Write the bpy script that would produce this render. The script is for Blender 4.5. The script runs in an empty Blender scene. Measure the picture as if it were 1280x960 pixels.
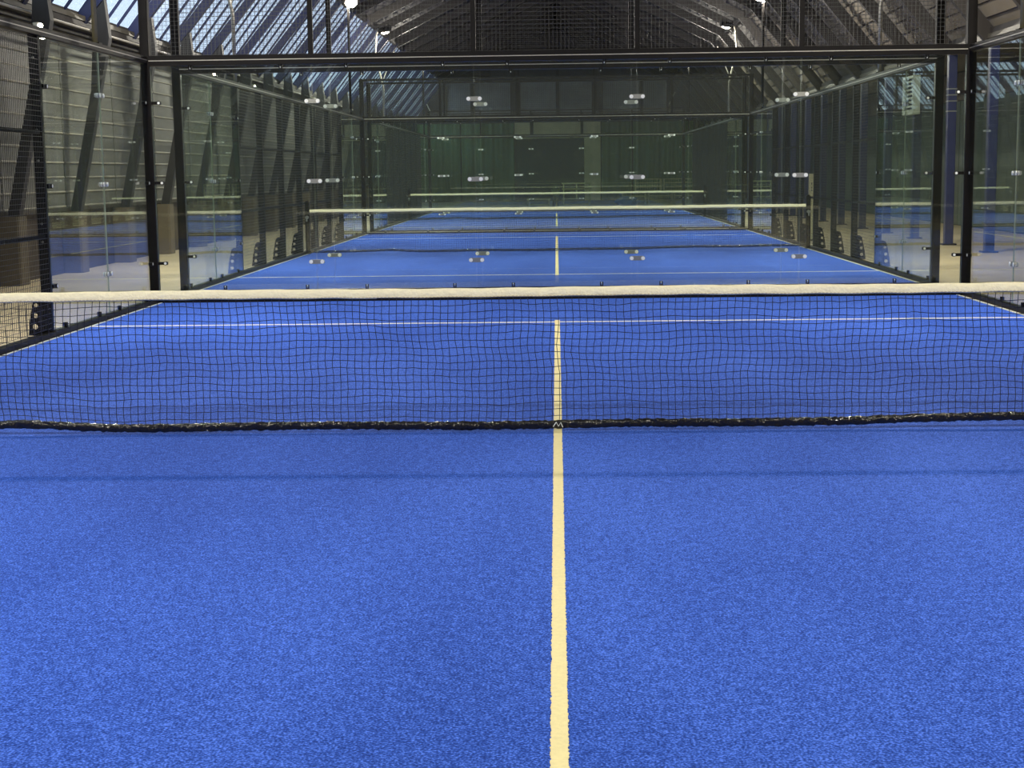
import bpy, bmesh, math, random
from mathutils import Vector, Matrix
random.seed(7)
S = bpy.context.scene
C = S.collection

# ------------------------------------------------------------------ camera
cam_d = bpy.data.cameras.new('camera'); cam = bpy.data.objects.new('camera', cam_d); C.objects.link(cam)
CX, CY, CZ = 0.005, -9.411, 1.582
yaw, pit, rol = 0.03005, 0.13552, 0.01266
cy_, sy_ = math.cos(yaw), math.sin(yaw)
fw = Vector((-sy_, cy_, 0)); rt = Vector((cy_, sy_, 0)); up = Vector((0, 0, 1))
F = fw*math.cos(pit) - up*math.sin(pit); U = up*math.cos(pit) + fw*math.sin(pit)
R2 = rt*math.cos(rol) - U*math.sin(rol); U2 = U*math.cos(rol) + rt*math.sin(rol)
M4 = Matrix((R2, U2, -F)).transposed().to_4x4(); M4.translation = Vector((CX, CY, CZ))
cam.matrix_world = M4
cam_d.sensor_width = 36; cam_d.lens = 1944.0*36/1280; cam_d.clip_start = .05; cam_d.clip_end = 400
S.camera = cam

# ------------------------------------------------------------------ sky and exposure
w = bpy.data.worlds.new('world'); S.world = w; w.use_nodes = True
bg = w.node_tree.nodes['Background']; bg.inputs[0].default_value = (.66, .78, .95, 1); bg.inputs[1].default_value = 1.1
S.view_settings.view_transform = 'Standard'; S.view_settings.look = 'None'
S.view_settings.exposure = 0.8; S.view_settings.gamma = 1; S.view_settings.use_curve_mapping = False
S.cycles.transparent_max_bounces = 48
S.cycles.max_bounces = 8
LAMP_W = 330.0
LAMP_COL = (1.0, .93, .80)

# ------------------------------------------------------------------ materials
def mat(name, col, rough=.7, metal=0.0, noise=None, bump=None, spec=.5):
    """noise = (scale, amount, stretch) varies the colour; bump = (scale, strength)"""
    m = bpy.data.materials.new(name); m.use_nodes = True
    nt = m.node_tree; b = nt.nodes['Principled BSDF']
    b.inputs['Base Color'].default_value = (*col, 1); b.inputs['Roughness'].default_value = rough
    b.inputs['Metallic'].default_value = metal; b.inputs['Specular IOR Level'].default_value = spec
    tc = nt.nodes.new('ShaderNodeTexCoord')
    if noise:
        mp = nt.nodes.new('ShaderNodeMapping'); mp.inputs['Scale'].default_value = noise[2] if len(noise) > 2 else (1, 1, 1)
        nt.links.new(tc.outputs['Object'], mp.inputs[0])
        n = nt.nodes.new('ShaderNodeTexNoise'); n.inputs['Scale'].default_value = noise[0]; n.inputs['Detail'].default_value = 4
        nt.links.new(mp.outputs[0], n.inputs['Vector'])
        oi = nt.nodes.new('ShaderNodeObjectInfo')
        ad = nt.nodes.new('ShaderNodeMath'); ad.operation = 'MULTIPLY_ADD'
        nt.links.new(oi.outputs['Random'], ad.inputs[0]); ad.inputs[1].default_value = .35; nt.links.new(n.outputs['Fac'], ad.inputs[2])
        mr = nt.nodes.new('ShaderNodeMapRange'); mr.inputs['From Min'].default_value = .35; mr.inputs['From Max'].default_value = 1.0
        mr.inputs['To Min'].default_value = 1-noise[1]; mr.inputs['To Max'].default_value = 1+noise[1]
        nt.links.new(ad.outputs[0], mr.inputs[0])
        mx = nt.nodes.new('ShaderNodeVectorMath'); mx.operation = 'SCALE'; mx.inputs[0].default_value = col
        nt.links.new(mr.outputs[0], mx.inputs['Scale']); nt.links.new(mx.outputs[0], b.inputs['Base Color'])
    if bump:
        n2 = nt.nodes.new('ShaderNodeTexNoise'); n2.inputs['Scale'].default_value = bump[0]; n2.inputs['Detail'].default_value = 3
        nt.links.new(tc.outputs['Object'], n2.inputs['Vector'])
        bp = nt.nodes.new('ShaderNodeBump'); bp.inputs['Strength'].default_value = bump[1]; bp.inputs['Distance'].default_value = .01
        nt.links.new(n2.outputs['Fac'], bp.inputs['Height']); nt.links.new(bp.outputs[0], b.inputs['Normal'])
    return m

def turf_mat():
    m = bpy.data.materials.new('blue_turf'); m.use_nodes = True
    nt = m.node_tree; b = nt.nodes['Principled BSDF']; b.inputs['Roughness'].default_value = .85
    b.inputs['Specular IOR Level'].default_value = .08
    tc = nt.nodes.new('ShaderNodeTexCoord')
    def nz(s, d, mp=None):
        n = nt.nodes.new('ShaderNodeTexNoise'); n.inputs['Scale'].default_value = s; n.inputs['Detail'].default_value = d
        if mp:
            q = nt.nodes.new('ShaderNodeMapping'); q.inputs['Scale'].default_value = mp
            nt.links.new(tc.outputs['Object'], q.inputs[0]); nt.links.new(q.outputs[0], n.inputs['Vector'])
        else: nt.links.new(tc.outputs['Object'], n.inputs['Vector'])
        return n
    fine = nz(130, 5); mid = nz(26, 3); big = nz(.7, 3, (1, .35, 1)); 
    rp = nt.nodes.new('ShaderNodeValToRGB')
    e = rp.color_ramp.elements
    e[0].position = .36; e[0].color = (.012, .042, .26, 1); e[1].position = .65; e[1].color = (.100, .225, .90, 1)
    k = rp.color_ramp.elements.new(.5); k.color = (.032, .098, .50, 1)
    a = nt.nodes.new('ShaderNodeMath'); a.operation = 'MULTIPLY_ADD'
    nt.links.new(mid.outputs['Fac'], a.inputs[0]); a.inputs[1].default_value = .22; nt.links.new(fine.outputs['Fac'], a.inputs[2])
    a2 = nt.nodes.new('ShaderNodeMath'); a2.operation = 'MULTIPLY_ADD'
    nt.links.new(big.outputs['Fac'], a2.inputs[0]); a2.inputs[1].default_value = .22; nt.links.new(a.outputs[0], a2.inputs[2])
    s = nt.nodes.new('ShaderNodeMath'); s.operation = 'SUBTRACT'; nt.links.new(a2.outputs[0], s.inputs[0]); s.inputs[1].default_value = .22
    nt.links.new(s.outputs[0], rp.inputs[0]); nt.links.new(rp.outputs[0], b.inputs['Base Color'])
    bp = nt.nodes.new('ShaderNodeBump'); bp.inputs['Strength'].default_value = .5; bp.inputs['Distance'].default_value = .006
    nt.links.new(fine.outputs['Fac'], bp.inputs['Height']); nt.links.new(bp.outputs[0], b.inputs['Normal'])
    return m

def glass_mat(name, tint, rough=0.0, ior=1.5, haze=.0):
    m = bpy.data.materials.new(name); m.use_nodes = True
    nt = m.node_tree; nt.nodes.clear()
    o = nt.nodes.new('ShaderNodeOutputMaterial')
    tr = nt.nodes.new('ShaderNodeBsdfTransparent'); tr.inputs[0].default_value = (*tint, 1)
    gl = nt.nodes.new('ShaderNodeBsdfGlossy'); gl.inputs['Roughness'].default_value = rough; gl.inputs[0].default_value = (1, 1, 1, 1)
    ge = nt.nodes.new('ShaderNodeNewGeometry')
    mi = nt.nodes.new('ShaderNodeMix'); nt.links.new(ge.outputs['Backfacing'], mi.inputs[0])
    mi.inputs[2].default_value = ior; mi.inputs[3].default_value = 1/ior
    fr = nt.nodes.new('ShaderNodeFresnel'); nt.links.new(mi.outputs[0], fr.inputs[0])
    ms = nt.nodes.new('ShaderNodeMixShader'); nt.links.new(fr.outputs[0], ms.inputs[0])
    nt.links.new(tr.outputs[0], ms.inputs[1]); nt.links.new(gl.outputs[0], ms.inputs[2])
    last = ms
    if haze:
        df = nt.nodes.new('ShaderNodeBsdfDiffuse'); df.inputs[0].default_value = (.75, .85, .72, 1)
        tl = nt.nodes.new('ShaderNodeBsdfTranslucent'); tl.inputs[0].default_value = (.75, .85, .72, 1)
        m1 = nt.nodes.new('ShaderNodeMixShader'); m1.inputs[0].default_value = .5
        nt.links.new(df.outputs[0], m1.inputs[1]); nt.links.new(tl.outputs[0], m1.inputs[2])
        m2 = nt.nodes.new('ShaderNodeMixShader'); m2.inputs[0].default_value = haze
        nt.links.new(ms.outputs[0], m2.inputs[1]); nt.links.new(m1.outputs[0], m2.inputs[2]); last = m2
    nt.links.new(last.outputs[0], o.inputs[0])
    return m

def emit_mat(name, col, st):
    m = bpy.data.materials.new(name); m.use_nodes = True
    nt = m.node_tree; nt.nodes.clear(); o = nt.nodes.new('ShaderNodeOutputMaterial')
    e = nt.nodes.new('ShaderNodeEmission'); e.inputs[0].default_value = (*col, 1); e.inputs[1].default_value = st
    nt.links.new(e.outputs[0], o.inputs[0]); return m

MT = dict(
    turf=turf_mat(),
    line=mat('cream_line_turf', (.86, .76, .40), .85, noise=(60, .08), bump=(170, .3)),
    sline=mat('white_line_turf', (.90, .88, .74), .85, noise=(60, .05)),
    edge=mat('turf_edge_sand', (.62, .66, .62), .9, noise=(30, .2)),
    concrete=mat('concrete_floor', (.46, .385, .235), .55, noise=(1.3, .18), bump=(40, .15)),
    black=mat('black_powder_coat', (.009, .008, .0075), .45, noise=(5, .3), spec=.15),
    wire=mat('galvanised_black_wire', (.05, .05, .048), .4, .3),
    net=mat('black_net_cord', (.012, .014, .03), .8),
    band=mat('cream_net_band', (.98, .91, .62), .8, noise=(18, .10, (1, 1, 4)), bump=(60, .6)),
    stitch=mat('band_stitching', (.62, .52, .30), .9),
    tape=mat('black_vinyl_tape', (.012, .011, .010), .16, bump=(45, 1.0)),
    steel=mat('bright_steel', (.30, .31, .28), .35, .7),
    pad=mat('pale_clamp_pad', (.92, .94, .88), .35, .1),
    glass=glass_mat('court_glass', (.955, .985, .962), haze=.008),
    gedge=mat('glass_edge', (.52, .60, .42), .25),
    sky=glass_mat('roof_glazing', (.93, .96, .98)),
    plank=mat('grey_wall_plank', (.135, .14, .12), .55, noise=(2.2, .28, (1, .3, 3)), bump=(30, .3)),
    lip=mat('lit_plank_lip', (.34, .33, .26), .6, noise=(6, .4, (1, .3, 1))),  # light caught by the plank lips, put into the colour as lighter tan
    brown=mat('brown_lower_board', (.048, .036, .022), .75, noise=(1.6, .35, (1, 1, .4))),
    plinth=mat('tan_concrete_plinth', (.115, .095, .060), .8, noise=(3, .25), bump=(25, .4)),
    skin=mat('dark_sheeting', (.055, .052, .055), .85, noise=(1, .2)),
    leg=mat('dark_timber_leg', (.014, .0145, .016), .6, noise=(4, .3, (4, 4, .6))),
    navy=mat('navy_painted_timber', (.009, .014, .060), .5, noise=(3, .25, (1, 1, 1))),
    blue=mat('blue_painted_column', (.012, .018, .085), .45, noise=(3, .2)),
    rafter=mat('dark_brown_rafter', (.018, .015, .014), .6, noise=(4, .3)),
    board=mat('dark_roof_board', (.026, .022, .026), .75, noise=(1.5, .35, (1, .2, 1)), bump=(20, .3)),
    boardr=mat('brown_grey_roof_board', (.13, .11, .08), .7, noise=(1.8, .35, (1, .2, 1)), bump=(20, .3)),
    gutter=mat('grey_green_eave_trim', (.048, .043, .030), .5, noise=(2, .2, (1, .2, 1))),
    green=mat('dark_green_panel', (.045, .072, .048), .55, noise=(1.2, .3, (1, 1, .3))),
    curtain=mat('dark_green_curtain', (.085, .145, .078), .75, noise=(1.0, .35, (2, 1, .2))),
    slate=mat('slate_wall_panel', (.20, .215, .25), .7, noise=(1.4, .25)),
    gable=mat('dark_plum_gable', (.04, .034, .037), .85, noise=(1.0, .25)),
    beige=mat('beige_render', (.62, .56, .38), .8, noise=(1.5, .2)),
    dark=mat('dark_opening', (.020, .026, .032), .8),
    pole=mat('pale_olive_pole', (.20, .18, .10), .5),
    pipe=mat('pale_grey_pipe', (.46, .44, .38), .4, .3),
    vent=mat('pale_vent_plastic', (.62, .66, .56), .5),
    wood=mat('pale_bench_wood', (.42, .40, .22), .65, noise=(6, .2)),
    cream=mat('cream_board', (.80, .74, .46), .6, noise=(8, .06)),
    print=mat('black_print', (.03, .03, .03), .7),
    bluebag=mat('blue_sheet', (.03, .12, .30), .6),
    lens=emit_mat('lit_lamp_lens', (1.0, .90, .70), 28.0),
)

# ------------------------------------------------------------------ helpers
class MB:
    def __init__(s): s.v = []; s.f = []; s.m = []
    def add(s, vs, fs, mi=0):
        o = len(s.v); s.v += [tuple(x) for x in vs]; s.f += [tuple(i+o for i in q) for q in fs]; s.m += [mi]*len(fs); return s
    def box(s, x0, x1, y0, y1, z0, z1, mi=0, caps=None):
        vs = [(x0,y0,z0),(x1,y0,z0),(x1,y1,z0),(x0,y1,z0),(x0,y0,z1),(x1,y0,z1),(x1,y1,z1),(x0,y1,z1)]
        s.add(vs, [(0,3,2,1),(4,5,6,7),(0,1,5,4),(2,3,7,6),(1,2,6,5),(3,0,4,7)], mi); return s
    def bevbox(s, x0, x1, y0, y1, z0, z1, b):
        """box with its four z edges chamfered"""
        p = [(x0+b,y0),(x1-b,y0),(x1,y0+b),(x1,y1-b),(x1-b,y1),(x0+b,y1),(x0,y1-b),(x0,y0+b)]
        return s.prism(p, z0, z1)
    def prism(s, p, z0, z1):
        n = len(p); vs = [(a, b, z0) for a, b in p]+[(a, b, z1) for a, b in p]
        fs = [tuple(reversed(range(n))), tuple(range(n, 2*n))]+[(i, (i+1) % n, n+(i+1) % n, n+i) for i in range(n)]
        return s.add(vs, fs)
    def bar(s, a, b, w_, h_, side=(0, 1, 0), mi=0):
        """rectangular bar from a to b, w_ along 'side', h_ across"""
        a = Vector(a); b = Vector(b); d = (b-a).normalized(); u = Vector(side); u = (u-d*u.dot(d)).normalized(); v = d.cross(u)
        vs = []
        for p in (a, b):
            for i, j in ((-1,-1),(1,-1),(1,1),(-1,1)): vs.append(p+u*(i*w_/2)+v*(j*h_/2))
        return s.add(vs, [(3,2,1,0),(4,5,6,7),(0,1,5,4),(1,2,6,5),(2,3,7,6),(3,0,4,7)], mi)
    def tube(s, pts, r, n=8, cap=True, mi=0):
        pts = [Vector(p) for p in pts]; k = len(pts); vs = []
        ref = Vector((0, 0, 1)) if abs((pts[1]-pts[0]).normalized().z) < .9 else Vector((1, 0, 0))
        for i, p in enumerate(pts):
            d = (pts[min(i+1, k-1)]-pts[max(i-1, 0)]).normalized(); u = (ref-d*ref.dot(d)).normalized(); v = d.cross(u)
            for j in range(n):
                t = 2*math.pi*j/n; vs.append(p+u*(r*math.cos(t))+v*(r*math.sin(t)))
        fs = [(i*n+j, i*n+(j+1) % n, (i+1)*n+(j+1) % n, (i+1)*n+j) for i in range(k-1) for j in range(n)]
        if cap: fs += [tuple(reversed(range(n))), tuple(range((k-1)*n, k*n))]
        return s.add(vs, fs, mi)
    def disc(s, c, ax, r, t, n=12, mi=0):
        c = Vector(c); a = Vector(ax).normalized(); return s.tube([c-a*t/2, c+a*t/2], r, n, True, mi)
    def mesh(s, name, mats, smooth=False):
        me = bpy.data.meshes.new(name); me.from_pydata(s.v, [], s.f)
        for m in (mats if isinstance(mats, (list, tuple)) else [mats]): me.materials.append(m)
        if any(s.m): me.polygons.foreach_set('material_index', s.m)
        if smooth: me.polygons.foreach_set('use_smooth', [True]*len(s.f))
        me.update(); return me
    def build(s, name, m, parent=None, loc=(0, 0, 0), smooth=False):
        return inst(name, s.mesh(name, m, smooth), parent, loc)

def inst(name, me, parent=None, loc=(0, 0, 0), rot=(0, 0, 0), scale=None):
    o = bpy.data.objects.new(name, me); o.location = loc; o.rotation_euler = rot
    if scale: o.scale = scale
    C.objects.link(o)
    if parent: o.parent = parent
    return o
def thing(name, label, cat, loc=(0, 0, 0), rz=0, group=None):
    o = bpy.data.objects.new(name, None); C.objects.link(o); o.location = loc; o.rotation_euler = (0, 0, rz)
    o.empty_display_size = .2; o['label'] = label; o['category'] = cat
    if group: o['group'] = group
    return o
def tag(o, label, cat, group=None):
    o['label'] = label; o['category'] = cat
    if group: o['group'] = group
    return o
def struct(o): o['kind'] = 'structure'; return o
def stuff(o): o['kind'] = 'stuff'; return o

COURT_Y = [0.0, 21.57, 43.14]
YB, YF = -23.0, 76.0                 # hall ends
FR = [22.55+3.0*k for k in range(-15, 18)]          # frame positions
EAVE_L = (-7.85, 4.18); KNEE_L = (-5.95, 6.45); RIDGE = (0.0, 9.35); KNEE_R = (5.95, 6.40); EAVE_R = (7.95, 3.92)

# ------------------------------------------------------------------ floor
fl = struct(MB().box(-8.6, 11.2, YB-.5, YF+.5, -.25, 0).build('floor', MT['concrete']))

# ------------------------------------------------------------------ left wall
wl = MB().box(-8.55, -8.35, YB, YF, 0, 4.15).build('wall_left', MT['skin']); struct(wl)
# lapped planks, one mesh for a full bay
PH = .2417
pk = MB()
prof = [(-.03, .0), (.006, .0), (.016, .004), (.017, .020), (.001, .032), (.0, PH-.002), (-.03, PH-.002)]
n_ = len(prof)
pk.add([(a_, .02, b_) for a_, b_ in prof]+[(a_, 2.98, b_) for a_, b_ in prof], [tuple(range(n_)), tuple(reversed(range(n_, 2*n_)))]+[((i+1) % n_, i, n_+i, n_+(i+1) % n_) for i in range(n_)])
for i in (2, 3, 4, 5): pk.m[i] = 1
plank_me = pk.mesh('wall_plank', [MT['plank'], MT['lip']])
low_me = MB().box(0, .05, .26, 2.74, 0, 1.03).mesh('lower_board', MT['brown'])
pl = MB().bevbox(0, .34, -.2, .2, 0, 1.02, .03); plinth_me = pl.mesh('plinth', MT['plinth'])
cap_me = MB().box(-.02, .16, 0, 3.0, 1.03, 1.09).mesh('sill_rail', MT['gutter'])
lp_ = [(-.085, 1.02), (.085, 1.02), (.51, 3.0), (.70, 3.85), (.64, 4.46), (.46, 4.25), (.36, 3.0)]
leg_me = MB().add([(a_, -.085, b_) for a_, b_ in lp_]+[(a_, .085, b_) for a_, b_ in lp_], [tuple(range(7)), tuple(reversed(range(7, 14)))]+[((i+1) % 7, i, 7+i, 7+(i+1) % 7) for i in range(7)]).mesh('leg', MT['leg'])
for y in FR:
    if y+3 > 13:
        for k in range(12):
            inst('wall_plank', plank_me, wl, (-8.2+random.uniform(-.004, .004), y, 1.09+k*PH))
        inst('lower_board', low_me, wl, (-8.26, y, 0)); inst('sill_rail', cap_me, wl, (-8.3, y, 0))
    inst('plinth', plinth_me, wl, (-8.25, y, 0)); inst('leg', leg_me, wl, (-8.02, y, 0))
# eave trims: boxed gutter, ledge and two thin rails
MB().box(-8.3, -7.72, YB, YF, 4.03, 4.12).build('eave_beam', MT['rafter'], wl)
MB().box(-8.2, -8.02, YB, YF, 3.93, 4.03).build('eave_ledge', MT['gutter'], wl)
MB().box(-7.80, -7.70, YB, YF, 4.12, 4.20).build('gutter_rail', MT['gutter'], wl)
MB().tube([(-7.66, YB, 3.98), (-7.66, YF, 3.98)], .022).build('eave_pipe', MT['pipe'], wl, smooth=True)

# ------------------------------------------------------------------ right wall, aisle
wr = MB().box(10.85, 11.05, YB, YF, 0, 4.1).build('wall_right', MT['skin']); struct(wr)
pan = MB().box(0, .05, .015, 1.485, .02, 3.3); pan_me = pan.mesh('wall_panel', MT['green'])
pan2_me = MB().box(0, .04, .01, 1.49, 3.33, 4.05).mesh('upper_panel', MT['boardr'])
y = 13.5
while y < YF-1.5:
    inst('wall_panel', pan_me, wr, (10.78+random.uniform(-.012, .012), y, 0)); inst('upper_panel', pan2_me, wr, (10.8, y, 0)); y += 1.5
col_me = MB().bevbox(-.085, .085, -.085, .085, 0, 3.9, .012).mesh('column', MT['blue'])
cb_me = MB().box(-.14, .14, -.14, .14, 0, .03).mesh('column_foot', MT['black'])
strap = MB().box(-.092, .092, -.092, .092, -.012, .012).mesh('column_strap', MT['steel'])
for y in FR:
    if y < 10: continue
    c = inst('column', col_me, wr, (7.95, y, 0)); inst('column_foot', cb_me, c)
    if 22 < y < 23.5:
        for z in (3.12, 3.0, 2.88, 2.68): inst('column_strap', strap, c, (0, 0, z))
MB().box(7.84, 8.1, YB, YF, 3.9, 4.05).build('eave_beam', MT['rafter'], wr)
MB().box(7.8, 7.84, YB, YF, 3.86, 3.94).build('eave_ledge', MT['gutter'], wr)
MB().box(8.05, 11.05, YB, YF, 4.1, 4.2).build('aisle_roof', MT['boardr'], wr)

# ------------------------------------------------------------------ back and far walls
def gable_poly(): return [(-8.55, 0), (11.05, 0), (11.05, 4.15), (8.0, 4.15), (KNEE_R[0]+.1, KNEE_R[1]+.1), (0, RIDGE[1]+.15), (KNEE_L[0]-.1, KNEE_L[1]+.1), (-7.9, 4.15), (-8.55, 4.15)]
def slab_y(p, y0, y1):
    m = MB(); n = len(p)
    m.add([(a, y0, b) for a, b in p]+[(a, y1, b) for a, b in p], [tuple(range(n)), tuple(reversed(range(n, 2*n)))]+[((i+1) % n, i, n+i, n+(i+1) % n) for i in range(n)])
    return m
wb = struct(slab_y(gable_poly(), YB-.2, YB).build('wall_back', MT['gable']))
wf = struct(slab_y(gable_poly(), YF, YF+.2).build('wall_far', MT['gable']))
# far wall dressing
def wbox(name, x0, x1, z0, z1, m, d=.08, off=0.0):
    return MB().box(x0, x1, YF-off-d, YF-off, z0, z1).build(name, MT[m], wf)
wbox('tie_beam', -8.3, 10.8, 4.24, 4.34, 'rafter', .2)
wbox('upper_rail', -6.9, 6.9, 6.45, 6.60, 'rafter', .18)
for x, wd in ((-7.15, .14), (-6.0, .2), (-4.5, .18), (-2.30, .26), (-2.0, .12), (.1, .16), (2.05, .14), (2.40, .22), (4.6, .14), (6.1, .2)):
    wbox('wall_post', x-wd/2, x+wd/2, 4.4, min(8.9, 6.4+(7-abs(x))*.4) if abs(x) < 3 else 6.45, 'rafter', .2)
xs = [(-5.88, -4.62), (-4.38, -2.45), (-1.9, 0.0), (.2, 1.96), (2.55, 4.5), (4.7, 5.95)]
for a, b in xs: wbox('slate_panel', a, b, 4.75, 6.42, 'slate', .05)
for a, b in xs: wbox('ledge_panel', a, b, 4.42, 4.68, 'slate', .12)
pp = [(-3.9, 6.65), (3.9, 6.65), (3.9, 8.35), (2.0, 9.0), (0, 9.15), (-2.0, 9.0), (-3.9, 8.35)]
slab_y([(a*.9, b*.97+.2) for a, b in pp], YF-.05, YF).build('gable_panel', MT['skin'], wf)
wbox('door_header', -2.25, 2.40, 3.36, 4.22, 'beige', .12)
wbox('door_opening', -2.18, 1.52, 0, 3.36, 'dark', .04)
wbox('door_pier', 1.52, 2.40, 0, 3.36, 'beige', .14)
wbox('door_rail', -2.25, 4.2, 3.45, 3.52, 'black', .05, .14)
for x in (-1.28, 1.42): wbox('header_post', x-.05, x+.05, 3.5, 4.7, 'black', .06, .16)
def curtain(x0, x1, z1, name='green_curtain', m='curtain', sd=1):
    rr = random.Random(sd); n = int((x1-x0)/.06); vs = []; fs = []; ph = rr.random()*6
    for i in range(n+1):
        x = x0+(x1-x0)*i/n; yy = YF-.16-.055*math.sin(x*9+ph+1.3*math.sin(x*1.7))-.03*math.sin(x*23)
        for z in (.04, z1*.5, z1): vs.append((x, yy, z))
    for i in range(n):
        for k in range(2): a = i*3+k; fs.append((a, a+3, a+4, a+1))
    mb = MB().add(vs, fs); o = mb.build(name, MT[m], wf, smooth=True)
    md = o.modifiers.new('thick', 'SOLIDIFY'); md.thickness = .008
    return o
curtain(-8.2, -5.2, 4.2, sd=3); curtain(-5.15, -2.28, 4.2, sd=4); curtain(2.45, 4.1, 4.2, sd=5); curtain(4.15, 7.4, 4.2, sd=6)
wbox('boarded_bay', 7.5, 10.7, .0, 4.1, 'brown', .1)
for a, b, c, d in ((7.36, 4.7, 6.6, 6.8), (-7.4, 6.2, -6.8, 4.9), (6.0, 4.9, 6.9, 6.7)):
    MB().tube([(a, YF-.3, b), (c, YF-.3, d)], .03).build('wind_brace', MT['pipe'], wf)

# ------------------------------------------------------------------ roof
def roof_skin():
    m = MB()
    def slab(p, q, t):   # p,q = (x,z) of edges, thickness outwards
        p = Vector((p[0], 0, p[1])); q = Vector((q[0], 0, q[1])); d = (q-p).normalized(); n = Vector((-d.z, 0, d.x))
        if n.z < 0: n = -n
        vs = []
        for y in (YB-.2, YF+.2):
            for a in (p, q, q+n*t, p+n*t): vs.append((a.x, y, a.z))
        m.add(vs, [(0,1,2,3),(7,6,5,4),(0,4,5,1),(1,5,6,2),(2,6,7,3),(3,7,4,0)])
    k = .16
    slab((KNEE_L[0]-.1, KNEE_L[1]+k), (0, RIDGE[1]+k), .08); slab((0, RIDGE[1]+k), (KNEE_R[0]+.1, KNEE_R[1]+k), .08)
    slab((KNEE_R[0]+.08, KNEE_R[1]+k), (EAVE_R[0]+.2, EAVE_R[1]+.18), .08)
    return m
ce = struct(roof_skin().build('ceiling', MT['skin']))
def boards(p, q, n, m, ov=1.06):
    p = Vector((p[0], 0, p[1])); q = Vector((q[0], 0, q[1])); d = (q-p).normalized(); L = (q-p).length; nn = Vector((-d.z, 0, d.x))
    if nn.z < 0: nn = -nn
    w_ = L/n
    for i in range(n):
        a = p+d*(w_*(i+.04)); b = p+d*(w_*(i+.96)); o1 = random.uniform(.0, .012)
        lo = nn*(-.02-o1); lo2 = nn*(.015-o1); t = nn*.03
        # tilted board: lower edge proud
        vs = []
        for y in (YB, YF):
            for v in (a+lo, b+lo2, b+lo2+t, a+lo+t): vs.append((v.x, y, v.z))
        MB().add(vs, [(0,1,2,3),(7,6,5,4),(0,4,5,1),(1,5,6,2),(2,6,7,3),(3,7,4,0)]).build('roof_board', MT[m], ce)
off = .10
boards((KNEE_L[0], KNEE_L[1]+off), (0, RIDGE[1]+off), 20, 'board')
boards((KNEE_R[0], KNEE_R[1]+off), (0, RIDGE[1]+off), 20, 'board')
boards((EAVE_R[0]+.1, EAVE_R[1]+.12), (KNEE_R[0]+.05, KNEE_R[1]+off), 11, 'boardr')
def raf(p, q, dep, wd, m):
    """rafter under the line p-q"""
    P = Vector((p[0], 0, p[1])); Q = Vector((q[0], 0, q[1])); d = (Q-P).normalized(); n = Vector((-d.z, 0, d.x))
    if n.z > 0: n = -n
    return MB().bar(P+n*(dep/2), Q+n*(dep/2), wd, dep).mesh('rafter', MT[m])
r1 = raf(EAVE_L, (KNEE_L[0]+.0, KNEE_L[1]), .16, .15, 'navy'); r2 = raf((KNEE_L[0]-.05, KNEE_L[1]), RIDGE, .26, .14, 'rafter')
r3 = raf(RIDGE, (KNEE_R[0]+.05, KNEE_R[1]), .26, .14, 'rafter'); r4 = raf(KNEE_R, (EAVE_R[0]+.05, EAVE_R[1]+.02), .26, .16, 'rafter')
for y in FR:
    for r in (r1, r2, r3, r4): inst('rafter', r, ce, (0, y, 0))
MB().bar((KNEE_L[0]-.02, YB, KNEE_L[1]-.02), (KNEE_L[0]-.02, YF, KNEE_L[1]-.02), .12, .22, (1, 0, 0)).build('knee_purlin', MT['rafter'], ce)
MB().bar((KNEE_R[0]+.02, YB, KNEE_R[1]-.02), (KNEE_R[0]+.02, YF, KNEE_R[1]-.02), .12, .22, (1, 0, 0)).build('knee_purlin', MT['rafter'], ce)
# glazing of the steep left slope
g0 = Vector((EAVE_L[0], 0, EAVE_L[1]+.02)); g1 = Vector((KNEE_L[0]-.05, 0, KNEE_L[1]+.1)); gd = (g1-g0).normalized(); gn = Vector((-gd.z, 0, gd.x))
gl_me = MB().bar(g0+gn*.04, g1+gn*.04, .70, .012).mesh('skylight_pane', MT['sky'])
mu_me = MB().bar(g0+gn*.015, g1+gn*.015, .035, .045).mesh('glazing_bar', MT['navy'])
y = FR[0]
while y < YF-.5:
    inst('skylight_pane', gl_me, ce, (0, y+.375, 0)); inst('glazing_bar', mu_me, ce, (0, y, 0)); y += .75
MB().bar(g0+gn*.05+Vector((0, YB, 0)), g0+gn*.05+Vector((0, YF, 0)), .12, .10, (1, 0, 0)).build('glazing_sill', MT['rafter'], ce)
MB().add([(g0.x, YB-.2, g0.z), (g1.x, YB-.2, g1.z), (g1.x-.05, YB-.2, g1.z+.05), (g0.x-.05, YB-.2, g0.z+.05),
          (g0.x, FR[0], g0.z), (g1.x, FR[0], g1.z), (g1.x-.05, FR[0], g1.z+.05), (g0.x-.05, FR[0], g0.z+.05)],
         [(0,1,2,3),(7,6,5,4),(0,4,5,1),(1,5,6,2),(2,6,7,3),(3,7,4,0)]).build('closing_sheet', MT['skin'], ce)

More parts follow.
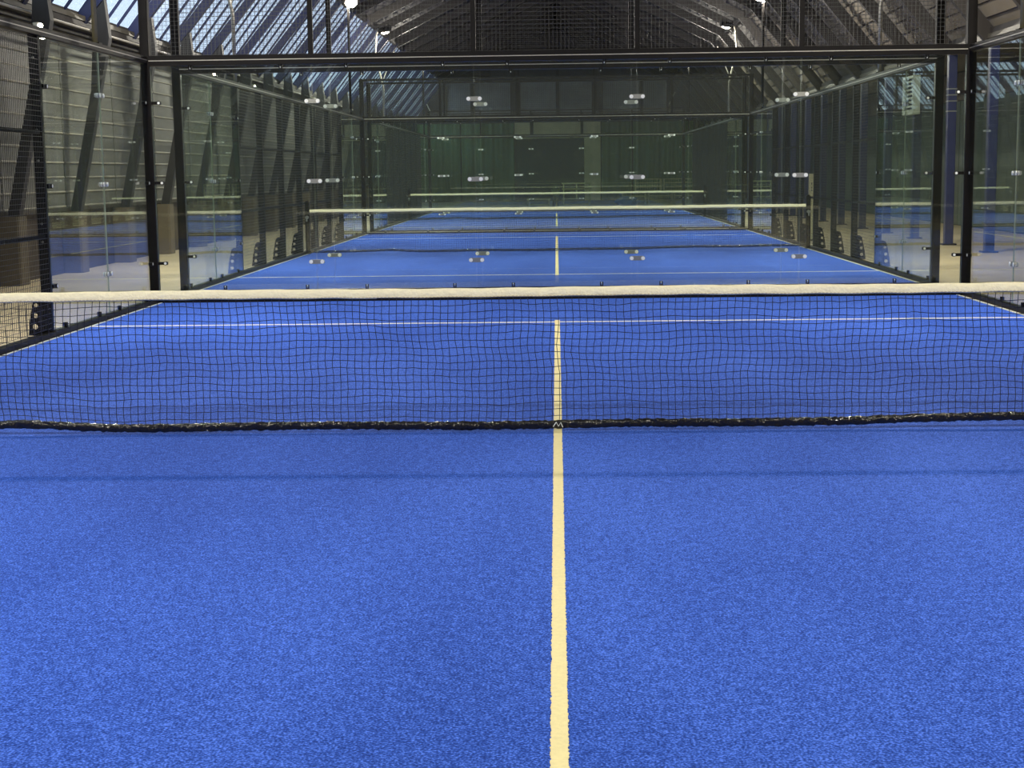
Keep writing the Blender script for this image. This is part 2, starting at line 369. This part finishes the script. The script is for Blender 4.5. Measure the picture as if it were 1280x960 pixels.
# ------------------------------------------------------------------ courts: turf and lines
def jag(x0, x1, y0, y1, along_y, step=.009, amp=.0028, z=.009):
    """line strip with a frayed edge"""
    m = MB(); L = (y1-y0) if along_y else (x1-x0); n = int(L/step); vs = []
    for i in range(n+1):
        t = i/n; a = random.uniform(-amp, amp); b = random.uniform(-amp, amp)
        if along_y: yy = y0+L*t; vs += [(x0+a, yy, z), (x1+b, yy, z)]
        else: xx = x0+L*t; vs += [(xx, y0+a, z), (xx, y1+b, z)]
    k = len(vs)
    vs += [(p[0], p[1], .001) for p in vs]
    fs = []
    for i in range(n):
        a = 2*i
        fs += [(a, a+1, a+3, a+2) if along_y else (a, a+2, a+3, a+1), (a, a+2, k+a+2, k+a), (a+1, k+a+1, k+a+3, a+3)]
    return m.add(vs, fs)
names = ['nearest', 'middle', 'farthest']
tl = ['blue artificial turf court nearest the camera, filling the foreground', 'blue turf court beyond the first glass wall, around the second net', 'most distant blue turf court, around the far net']
turf_me = MB().box(-4.99, 4.97, -9.98, 9.98, .0, .006).mesh('turf', MT['turf'])
cl_me = jag(-.025, .025, -7.15, 7.15, True).mesh('center_line', MT['line'])
sl_me = jag(-4.98, 4.96, 6.92, 6.98, False, .03).mesh('service_line', MT['sline'])
ed_me = MB().box(-.012, .012, -9.95, 9.95, .006, .012).mesh('turf_edge', MT['edge'])
for i, Y in enumerate(COURT_Y):
    t = thing('turf_court', tl[i], 'court', (0, Y, 0))
    inst('turf', turf_me, t); inst('center_line', cl_me, t); inst('service_line', sl_me, t); inst('service_line', sl_me, t, (0, -13.9, 0))
    inst('turf_edge', ed_me, t, (-4.965, 0, 0)); inst('turf_edge', ed_me, t, (4.945, 0, 0))

# ------------------------------------------------------------------ nets
def hump(x): return .022*math.exp(-((x+3.3)/.35)**2) + .03/(1+math.exp(-(x-1.9)*2.2)) + .004*math.sin(x*3.1) + .012/(1+math.exp((x+3.6)*6))
def netting():
    m = MB(); x0, x1, st = -4.90, 4.91, .0446; nx = int((x1-x0)/st); nz = 18; P = {}
    rr = random.Random(4)
    def wob(x, z):
        return (.012*math.sin(x*2.1+z*9)*math.sin(z*5+x)+.006*math.sin(z*21+x*3.3)+rr.uniform(-.0035, .0035),
                .006*math.sin(x*5.3+z*4)+.004*math.sin(x*13+z*17)+rr.uniform(-.0025, .0025))
    for i in range(nx+1):
        for k in range(nz+1):
            x = x0+i*st; t = k/nz; zb = .035+hump(x); z = zb+(.815-zb)*t
            a, b = wob(x, z); e = math.sin(math.pi*min(t*1.3, 1))
            P[i, k] = Vector((x+a*(.35+e*.65), .012*math.sin(x*1.3+z*6), z+b*(0 if k in (0, nz) else 1)))
    r = .0024
    def strand(pts):
        n = len(pts); vs = []
        for i, p in enumerate(pts):
            d = (pts[min(i+1, n-1)]-pts[max(i-1, 0)]).normalized(); u = Vector((0, 1, 0)); v = d.cross(u).normalized()
            for j in range(3):
                t = 2*math.pi*j/3+.5; vs.append(p+u*r*math.cos(t)+v*r*math.sin(t))
        m.add(vs, [(i*3+j, i*3+(j+1) % 3, i*3+3+(j+1) % 3, i*3+3+j) for i in range(n-1) for j in range(3)])
    for i in range(nx+1): strand([P[i, k] for k in range(nz+1)])
    for k in range(nz+1): strand([P[i, k] for i in range(nx+1)])
    return m.mesh('netting', MT['net'])
net_me = netting()
def ribbon(zc, hh, th, wave, name, m, crumple=0.0, n=260):
    mb = MB(); vs = []; rr = random.Random(9); sec = 10
    for i in range(n+1):
        x = -4.93+9.86*i/n; c = zc+wave(x); cr = [rr.uniform(-crumple, crumple) for _ in range(sec)]
        for j in range(sec):
            t = 2*math.pi*j/sec; ca, sa = math.cos(t), math.sin(t)
            yy = th*(abs(ca)**.7)*(1 if ca > 0 else -1)+cr[j]; zz = hh*(abs(sa)**.6)*(1 if sa > 0 else -1)+cr[(j*3) % sec]*.5
            vs.append((x, yy, c+zz))
    fs = [(i*sec+j, i*sec+(j+1) % sec, (i+1)*sec+(j+1) % sec, (i+1)*sec+j) for i in range(n) for j in range(sec)]
    return mb.add(vs, fs+[tuple(range(sec)), tuple(reversed(range(n*sec, n*sec+sec)))]).mesh(name, MT[m], True)
band_me = ribbon(.843, .030, .010, lambda x: .0025*math.sin(x*2.3)+.0015*math.sin(x*17), 'net_band', 'band', .0012)
tape_me = ribbon(.030, .025, .016, hump, 'bottom_tape', 'tape', .009, 520)
st = MB()
for i in range(430):
    x = -4.90+i*.0228; z = .822+.0025*math.sin(x*2.3)+.0015*math.sin(x*17); st.box(x, x+.013, -.0135, -.0105, z-.0015, z+.0015)
st_me = st.mesh('stitching', MT['stitch'])
post_m = MB().bevbox(-.045, .045, -.045, .045, 0, 1.0, .012); post_m.box(-.048, .048, -.055, .055, 1.0, 1.02); post_m.disc((0, 0, 1.035), (0, 0, 1), .03, .03); 
post_m.box(-.048, .048, -.10, .10, 0.0, .012)
npost_me = post_m.mesh('net_post', MT['black'])
cr_me = MB().disc((0, -.065, .72), (0, 1, 0), .035, .05, 12).box(-.012, .012, -.13, -.085, .64, .73).mesh('winch', MT['steel'])
tie = MB(); tie.tube([(-.028, -.024, .02), (-.01, -.028, .048), (.004, -.026, .022), (.018, -.028, .046), (.03, -.024, .016)], .0028, 6)
tie_me = tie.mesh('center_tie', MT['pad'])
nl = ['tennis-style net across the foreground court, its mesh sharply visible', 'second net along the court, hung between two black posts behind glass', 'farthest and smallest net, a thin cream band near the dark back wall']
for i, Y in enumerate(COURT_Y):
    t = thing('court_net', nl[i], 'net', (0, Y, .0165))
    inst('net_band', band_me, t); stuff(inst('netting', net_me, t)); inst('bottom_tape', tape_me, t)
    stuff(inst('stitching', st_me, t)); inst('center_tie', tie_me, t)
    for s in (-1, 1):
        p = inst('net_post', npost_me, t, (s*4.955, 0, 0)); inst('winch', cr_me, p)

# ------------------------------------------------------------------ court cage pieces
def wire_panel(w_, z0, z1, axis, pitch=.05, r=.002):
    """welded wire mesh, w_ wide from 0"""
    m = MB()
    n = int(round(w_/pitch)); k = int(round((z1-z0)/pitch))
    def vb(u): 
        if axis == 'x': m.box(u-r, u+r, -r, r, z0, z1)
        else: m.box(-r, r, u-r, u+r, z0, z1)
    def hb(z):
        if axis == 'x': m.box(0, w_, r, 3*r, z-r, z+r)
        else: m.box(r, 3*r, 0, w_, z-r, z+r)
    for i in range(n+1): vb(i*w_/n)
    for j in range(k+1): hb(z0+(z1-z0)*j/k)
    return m.mesh('wire_mesh', MT['wire'])
def pane(w_, z0, z1, axis, g=.006, t=.006):
    m = MB()
    if axis == 'x': m.box(g, w_-g, -t, t, z0, z1); side = {0, 1, 4, 5}
    else: m.box(-t, t, g, w_-g, z0, z1); side = {0, 1, 2, 3}
    m.m = [1 if i in side else 0 for i in range(6)]
    return m.mesh('glass_pane', [MT['glass'], MT['gedge']])
gx = pane(2.0, .06, 2.92, 'x'); gy = pane(2.0, .06, 2.95, 'y')
mesh_end = wire_panel(1.95, 3.06, 3.98, 'x'); mesh_side = wire_panel(1.92, .09, 2.93, 'y')
# clamp across a joint: plate with two round bolt heads
def clampm(axis):
    pl_ = MB(); 
    for s in (-1, 1):
        d = s*.014
        if axis == 'x': 
            pl_.box(-.07, .07, d-.005, d+.005, -.027, .027); pl_.disc((-.07, d, 0), (0, 1, 0), .027, .01, 10); pl_.disc((.07, d, 0), (0, 1, 0), .027, .01, 10)
        else:
            pl_.box(d-.005, d+.005, -.07, .07, -.027, .027); pl_.disc((d, -.07, 0), (1, 0, 0), .027, .01, 10); pl_.disc((d, .07, 0), (1, 0, 0), .027, .01, 10)
    return pl_.mesh('clamp', MT['steel'])
def boltm(axis):
    return MB().disc((0, 0, 0), (0, 1, 0) if axis == 'x' else (1, 0, 0), .024, .056, 12).mesh('clamp_bolt', MT['pad'])
clx, cly, bx_, by_ = clampm('x'), clampm('y'), boltm('x'), boltm('y')
cclx = MB().box(-.02, .11, -.02, .02, -.018, .018).disc((.085, 0, 0), (0, 1, 0), .024, .05, 12).mesh('corner_clamp', MT['black'])
ccly = MB().box(-.02, .02, -.02, .11, -.018, .018).disc((0, .085, 0), (1, 0, 0), .024, .05, 12).mesh('corner_clamp', MT['black'])
padx = MB().disc((.085, 0, 0), (0, 1, 0), .017, .056, 10).mesh('clamp_bolt', MT['pad'])
pady = MB().disc((0, .085, 0), (1, 0, 0), .017, .056, 10).mesh('clamp_bolt', MT['pad'])
clipm = MB().box(-.022, -.008, -.018, .018, -.028, .022).box(.008, .022, -.018, .018, -.028, .022).box(-.022, .022, -.02, .02, -.034, -.022).mesh('glass_clip', MT['black'])
clipb = MB().disc((0, 0, .008), (0, 1, 0), .007, .044, 8).mesh('clip_bolt', MT['pad'])
def end_wall(Y, label):
    t = thing('glass_end_wall', label, 'glass wall', (0, Y, 0))
    MB().box(-5.1, 5.1, -.045, .045, .0, .045).build('bottom_rail', MT['black'], t)
    MB().bevbox(-5.1, 5.1, -.05, .05, 2.93, 3.05, .008).build('top_rail', MT['black'], t)
    MB().box(-5.1, 5.1, -.053, -.05, 2.985, 2.995).build('rail_lip', MT['pipe'], t)
    MB().box(-5.1, 5.1, -.03, .03, 3.96, 4.02).build('upper_rail', MT['black'], t)
    for k in range(5): inst('glass_pane', gx, t, (-5+2*k, 0, 0))
    for x in (-5.05, 5.05):
        MB().bevbox(-.055, .055, -.055, .055, 0, 4.02, .008).build('corner_post', MT['black'], t, (x, 0, 0))
    for x in (-3, -1, 1, 3):
        MB().box(-.03, .03, -.025, .025, 3.05, 3.96).build('mesh_post', MT['black'], t, (x, 0, 0))
        for z in (.5, 1.5, 2.48):
            c = inst('clamp', clx, t, (x, 0, z))
            for s in (-1, 1): inst('clamp_bolt', bx_, c, (s*.07, 0, 0))
    for k in range(5): inst('wire_mesh', mesh_end, t, (-4.975+2*k, 0, 0))['kind'] = 'stuff'
    for s in (-1, 1):
        for z in (.5, 1.5, 2.48):
            c = inst('corner_clamp', cclx, t, (s*4.99, 0, z), rot=(0, 0, 0 if s < 0 else math.pi)); inst('clamp_bolt', padx, c)
    for x in (-4.5, -3.38, -2.57, -1.38, -.59, .6, 1.4, 2.57, 3.36, 4.52):
        c = inst('glass_clip', clipm, t, (x, 0, .08)); inst('clip_bolt', clipb, c)
        c = inst('glass_clip', clipm, t, (x, 0, 2.905), rot=(0, math.pi, 0)); inst('clip_bolt', clipb, c)
    return t
y1, y2, y3 = COURT_Y
end_wall(y1+10, 'glass end wall closing the foreground court, first pane row behind the near net')
end_wall(y2-10, 'glass end wall opening the second court, just behind the first glass wall')
end_wall(y2+10, 'glass end wall behind the second net, far end of the middle court')
end_wall(y3-10, 'glass end wall opening the farthest court, between second and third nets')
end_wall(y3+10, 'last glass end wall, behind the farthest net before the green curtains')

# gusset plate with three holes (in the x-z plane)
def gusset():
    bm = bmesh.new()
    out = [(0, 0), (.155, 0), (.135, .16), (.10, .32), (.085, .38), (.06, .41), (0, .42)]
    loops = [out]
    for z, xx, r in ((.09, .085, .028), (.20, .078, .026), (.305, .066, .022)):
        loops.append([(xx+r*math.cos(-2*math.pi*j/10), z+r*math.sin(-2*math.pi*j/10)) for j in range(10)])
    ed = []
    for lp in loops:
        vs = [bm.verts.new((a, -.005, b)) for a, b in lp]
        ed += [bm.edges.new((vs[i], vs[(i+1) % len(vs)])) for i in range(len(vs))]
    r = bmesh.ops.triangle_fill(bm, edges=ed, use_beauty=True, use_dissolve=False, normal=(0, -1, 0))
    fs = [f for f in bm.faces]
    ex = bmesh.ops.extrude_face_region(bm, geom=fs)
    for v in [g for g in ex['geom'] if isinstance(g, bmesh.types.BMVert)]: v.co.y += .01
    bmesh.ops.recalc_face_normals(bm, faces=bm.faces)
    me = bpy.data.meshes.new('gusset'); bm.to_mesh(me); bm.free(); me.materials.append(MT['black']); return me
gus_me = gusset()
fpost_me = MB().bevbox(-.05, .05, -.04, .04, 0, 3.0, .008).mesh('post', MT['black'])
foot_me = MB().box(-.075, .075, -.09, .09, 0, .012).mesh('foot_plate', MT['black'])
pbolt = MB().disc((0, -.045, 0), (0, 1, 0), .011, .02, 8).mesh('post_bolt', MT['steel'])
def side_fence(Y, s, label, y_from=-6):
    X = s*5.06
    t = thing('side_fence', label, 'fence', (X, Y, 0))
    ys = [v for v in (-6, -4, -2, 0, 2, 4, 6) if v >= y_from]
    for v in ys:
        p = inst('post', fpost_me, t, (s*.045, v, 0)); inst('foot_plate', foot_me, p)
        g = inst('gusset', gus_me, p, (s*.05, 0, .012), scale=(s, 1, 1))
        if v == 6:
            for z in (.95, 1.13, 1.75, 2.05, 2.75): inst('post_bolt', pbolt, p, (0, 0, z))
    for v in ys[:-1]:
        stuff(inst('wire_mesh', mesh_side, t, (0, v+.04, 0)))
        for z, h in ((2.03, .04), (1.0, .04)):
            MB().box(-.018, .018, .04, 1.96, z-h/2, z+h/2).build('mesh_rail', MT['black'], t, (s*.03, v, 0))
    L0, L1 = y_from-(4 if y_from == -6 else 0), 10
    MB().box(-.05, .05, L0, L1, 0, .055).build('bottom_rail', MT['black'], t)
    MB().box(-.04, .04, L0, L1, 2.96, 3.04).build('top_rail', MT['black'], t)
    MB().box(-s*.043-.002, -s*.043+.002, L0, L1, 2.995, 3.005).build('rail_lip', MT['pipe'], t)
    for v in ([-10, -8] if y_from == -6 else [])+[6, 8]: inst('glass_pane', gy, t, (0, v, 0))
    for v in ([-8] if y_from == -6 else [])+[8]:
        for z in (.5, 1.5, 2.48):
            c = inst('clamp', cly, t, (0, v, z))
            for q in (-1, 1): inst('clamp_bolt', by_, c, (0, q*.07, 0))
    for v, dr in ((6, 0), (10, math.pi), (-6, math.pi), (-10, 0)):
        if v < y_from: continue
        for z in (.5, 1.5, 2.48):
            c = inst('corner_clamp', ccly, t, (0, v+(.045 if dr == 0 else -.045), z), rot=(0, 0, dr)); inst('clamp_bolt', pady, c)
    for v in (6.4, 7.6, 8.4, 9.6):
        inst('glass_clip', clipm, t, (0, v, .085), rot=(0, 0, math.pi/2))
    if y_from == -6:
        for v in (-9.6, -8.4, -7.6, -6.4): inst('glass_clip', clipm, t, (0, v, .085), rot=(0, 0, math.pi/2))
side_fence(y1, -1, 'side fence of the foreground court by the grey plank wall, left edge of view', -2)
side_fence(y1, 1, 'side fence of the foreground court at the right edge, mostly glass', -2)
side_fence(y2, -1, 'left side fence of the middle court, black posts ending at the second net')
side_fence(y2, 1, 'right side fence of the middle court, before the blue columns')
side_fence(y3, -1, 'left side fence of the farthest court, seen through several panes')
side_fence(y3, 1, 'right side fence of the farthest court, seen through several panes')

# ------------------------------------------------------------------ floodlights on the cage
def dome(r, n=14, k=5):
    m = MB(); vs = [(0, 0, -r*.75)]
    for i in range(1, k+1):
        a = math.pi/2*i/k
        for j in range(n): t = 2*math.pi*j/n; vs.append((r*math.sin(a)*math.cos(t), r*math.sin(a)*math.sin(t), -r*.75*math.cos(a)))
    fs = [(0, 1+(j+1) % n, 1+j) for j in range(n)]
    for i in range(k-1):
        for j in range(n): a = 1+i*n+j; b = 1+i*n+(j+1) % n; fs.append((a, b, b+n, a+n))
    return m.add(vs, fs).mesh('lamp_lens', MT['lens'], True)
dome_me = dome(.15)
head = MB().bevbox(-.2, .2, -.15, .15, 0, .05, .03)
for i in range(9): head.box(-.17+.04*i, -.155+.04*i, -.12, .12, .05, .10)
head_me = head.mesh('lamp_head', MT['black'])
def flood(Y, s, straight, label, group=None):
    t = thing('floodlight', label, 'lamp', (s*5.08, Y, 3.04), group=group)
    if Y < -10: MB().box(-.05, .05, -.05, .05, -3.04, 0).build('lower_post', MT['black'], t)
    if straight:
        MB().tube([(0, 0, 0), (0, 0, 2.66), (-s*.03, 0, 2.76), (-s*.12, 0, 2.82)], .032, 10).build('pole', MT['pole' if Y < 12 else 'black'], t, smooth=True)
    else:
        MB().tube([(0, 0, 0), (0, 0, 1.0), (s*.02, 0, 1.15), (s*.20, 0, 1.85), (s*.22, 0, 2.0), (s*.18, 0, 2.6), (s*.08, 0, 2.78), (-s*.05, 0, 2.82)], .028, 10).build('pole', MT['pipe'], t, smooth=True)
        MB().tube([(s*.03, 0, 1.2), (-s*.35, 0, 2.1)], .014, 6).build('stay_rod', MT['pipe'], t)
    MB().box(-.06, .06, -.06, .06, -.0, .015).build('base_plate', MT['black'], t)
    h = inst('lamp_head', head_me, t, (-s*.08, 0, 2.72)); h.rotation_euler = ((.55 if straight else -.55)*(-1), s*.15, 0)
    inst('lamp_lens', dome_me, h, (0, 0, -.002))
    ld = bpy.data.lights.new('lamp_light', 'AREA'); ld.shape = 'DISK'; ld.size = .3; ld.energy = LAMP_W; ld.color = LAMP_COL; ld.spread = math.pi
    lo = bpy.data.objects.new('lamp_light', ld); C.objects.link(lo); lo.parent = h; lo.location = (0, 0, -.10)
    return t
sd = {-1: 'left', 1: 'right'}
for s in (-1, 1):   # added unseen pair that lights the near net face and foreground turf
    flood(-13.57, s, True, 'added straight floodlight pole on the %s, unseen behind the camera, lighting net and foreground' % sd[s], 'floodlights outside the view')
for i, Y in enumerate(COURT_Y):
    for s in (-1, 1):
        a = {(0, -1): 'straight olive floodlight pole on the left rail in front of the plank wall',
             (0, 1): 'straight olive floodlight pole on the right rail at the picture edge',
             (1, -1): 'floodlight above the far left corner of the middle court, at the skylight edge',
             (1, 1): 'floodlight above the far right corner of the middle court, at the picture top',
             (2, -1): 'most distant lit floodlight on the left, just above the glass wall rail',
             (2, 1): 'most distant lit floodlight on the right, just above the glass wall rail'}[i, s]
        flood(Y+8.0, s, True, a)
        if i == 0:
            flood(Y-6.0, s, False, 'bent-pole floodlight on the %s rail, outside the picture before the near net' % sd[s], 'floodlights outside the view')
        else:
            b = {(1, -1): 'bent pale floodlight pole rising before the striped skylight', (1, 1): 'bent pale floodlight pole rising before the right roof slope',
                 (2, -1): 'lit floodlight below the striped skylight, second from the far end', (2, 1): 'lit floodlight before the dark right roof, second from the far end'}[i, s]
            flood(Y-6.0, s, False, b)
# small bulkhead lamp at the first left post
t = thing('bulkhead_lamp', 'small lit bulkhead lamp on top of the nearest left fence post', 'lamp', (-5.1, 6.1, 3.046))
MB().bevbox(-.03, .03, -.04, .04, 0, .05, .01).build('lamp_base', MT['steel'], t)
sm = MB(); 
bm = bmesh.new(); bmesh.ops.create_uvsphere(bm, u_segments=12, v_segments=8, radius=.024); me = bpy.data.meshes.new('lamp_globe'); bm.to_mesh(me); bm.free(); me.materials.append(MT['lens'])
inst('lamp_globe', me, t, (.045, -.02, .02))

# ------------------------------------------------------------------ vent unit, tall board, benches, crates
t = thing('vent_unit', 'pale slatted air vent hanging high on the right behind the glass', 'vent', (7.62, 25.05, 2.70))
MB().bevbox(0, .16, -.5, -.44, 0, .82, .01).bevbox(0, .16, .44, .5, 0, .82, .01).box(0, .16, -.45, .45, 0, .05).box(0, .16, -.45, .45, .77, .82).build('frame', MT['vent'], t)
MB().box(.10, .13, -.44, .44, .05, .77).build('backing', MT['dark'], t)
for k in range(8):
    MB().bar((.05, -.44, .09+k*.088), (.05, .44, .09+k*.088), .09, .018, (1, 0, .6)).build('slat', MT['vent'], t)
MB().box(.16, .23, .44, .56, .1, .7).build('bracket', MT['pipe'], t)

t = thing('tall_board', 'tall narrow cream board standing outside the right fence by the net post', 'board', (5.62, 25.3, 0))
MB().bevbox(-.062, .062, -.02, .02, 0, 1.46, .004).build('panel', MT['cream'], t)
for k, (z, h) in enumerate(((1.22, .05), (1.14, .035), (1.08, .035))): MB().box(-.012, .012, -.0225, -.02, z, z+h).build('printed_mark', MT['print'], t)
MB().box(-.09, .09, -.12, .12, 0, .02).build('foot', MT['black'], t)

def bench(x, w_, back, label):
    t = thing('bench', label, 'bench', (x, 62.3, 0))
    for k in range(3): MB().box(-w_/2, w_/2, -.2+.14*k, -.08+.14*k, .31, .345).build('seat_slat', MT['wood'], t)
    for sx in (-1, 1):
        for y in (-.17, .18): MB().box(-.035, .035, -.03, .03, 0, .31).build('leg', MT['wood'], t, (sx*(w_/2-.08), y, 0))
    MB().box(-w_/2+.05, w_/2-.05, -.19, -.16, .06, .11).build('stretcher', MT['wood'], t)
    if back:
        for sx in (-1, 0, 1): MB().box(-.03, .03, .22, .26, .3, 1.05).build('back_post', MT['wood'], t, (sx*(w_/2-.08), 0, 0))
        for z in (.74, .99): MB().box(-w_/2, w_/2, .19, .22, z, z+.07).build('back_slat', MT['wood'], t)
bench(-.82, 1.1, False, 'low pale wooden bench without a back, beyond the farthest court')
bench(.92, 1.35, True, 'pale wooden bench with an open slatted back, beyond the farthest court')
# seated-height pot with a small bushy plant left of the slatted back
t = thing('potted_shrub', 'small pale green bushy plant beside the slatted bench back', 'plant', (-.05, 62.6, 0))
MB().tube([(0, 0, 0), (0, 0, .45)], .13, 10).build('pot', MT['plinth'], t)
lf = MB(); rr = random.Random(3)
for k in range(260):
    a = rr.uniform(0, 6.28); e = rr.uniform(-1, 1); q = .22*rr.random()**.4; c = Vector((q*math.cos(a)*math.sqrt(1-e*e), q*math.sin(a)*math.sqrt(1-e*e), .65+q*e*1.1))
    d = Vector((rr.uniform(-1, 1), rr.uniform(-1, 1), rr.uniform(-1, 1))).normalized()*.05; u = d.cross(Vector((0, 0, 1))).normalized()*.02
    lf.add([c-d, c+u, c+d, c-u], [(0, 1, 2, 3)])
stuff(lf.build('leaves', mat('pale_leaves', (.20, .24, .10), .6), t))

def crate(x, y, z, w_, h, label, m='wood'):
    t = thing('wire_crate', label, 'crate', (x, y, z)); d = .8
    MB().box(-w_/2, w_/2, 0, d, 0, .05).build('base', MT[m], t)
    for a in (-w_/2+.02, w_/2-.02):
        for b in (.02, d-.02): MB().box(a-.02, a+.02, b-.02, b+.02, .05, h).build('upright', MT[m], t)
    for z_ in (h*.35, h*.67, h-.02):
        MB().box(-w_/2, w_/2, 0, .02, z_-.015, z_+.015).box(-w_/2, w_/2, d-.02, d, z_-.015, z_+.015).build('rail', MT[m], t)
    gr = MB(); n = int(w_/.1)
    for i in range(1, n): gr.box(-w_/2+i*w_/n-.006, -w_/2+i*w_/n+.006, .004, .016, .05, h-.03)
    stuff(gr.build('grille', MT['wood'], t))
crate(3.55, 62.2, 0, 1.1, .62, 'low open crate standing left under the stack beyond the farthest court')
crate(4.75, 62.2, 0, 1.1, .62, 'low open crate in the middle of the stack beyond the farthest court')
crate(5.9, 62.2, 0, 1.05, .62, 'low open crate at the right end of the stack beyond the farthest court')
crate(4.2, 62.2, .62, 1.2, .58, 'upper left crate resting across the two left crates')
crate(5.5, 62.2, .62, 1.2, .58, 'upper right crate resting across the two right crates')
bm = bmesh.new(); bmesh.ops.create_icosphere(bm, subdivisions=3, radius=.3)
rr = random.Random(5)
for v in bm.verts:
    v.co = Vector((v.co.x*1.6, v.co.y*.8, v.co.z*.8)) * (1+.18*math.sin(v.co.x*19+v.co.y*7)*math.cos(v.co.z*17)+rr.uniform(-.05, .05))
    v.co.z = max(v.co.z, -.19)
me = bpy.data.meshes.new('plastic_sheet'); bm.to_mesh(me); bm.free(); me.materials.append(MT['bluebag'])
tag(inst('plastic_sheet', me, None, (3.15, 61.6, .19)), 'crumpled blue plastic sheet on the floor before the crates', 'sheet')
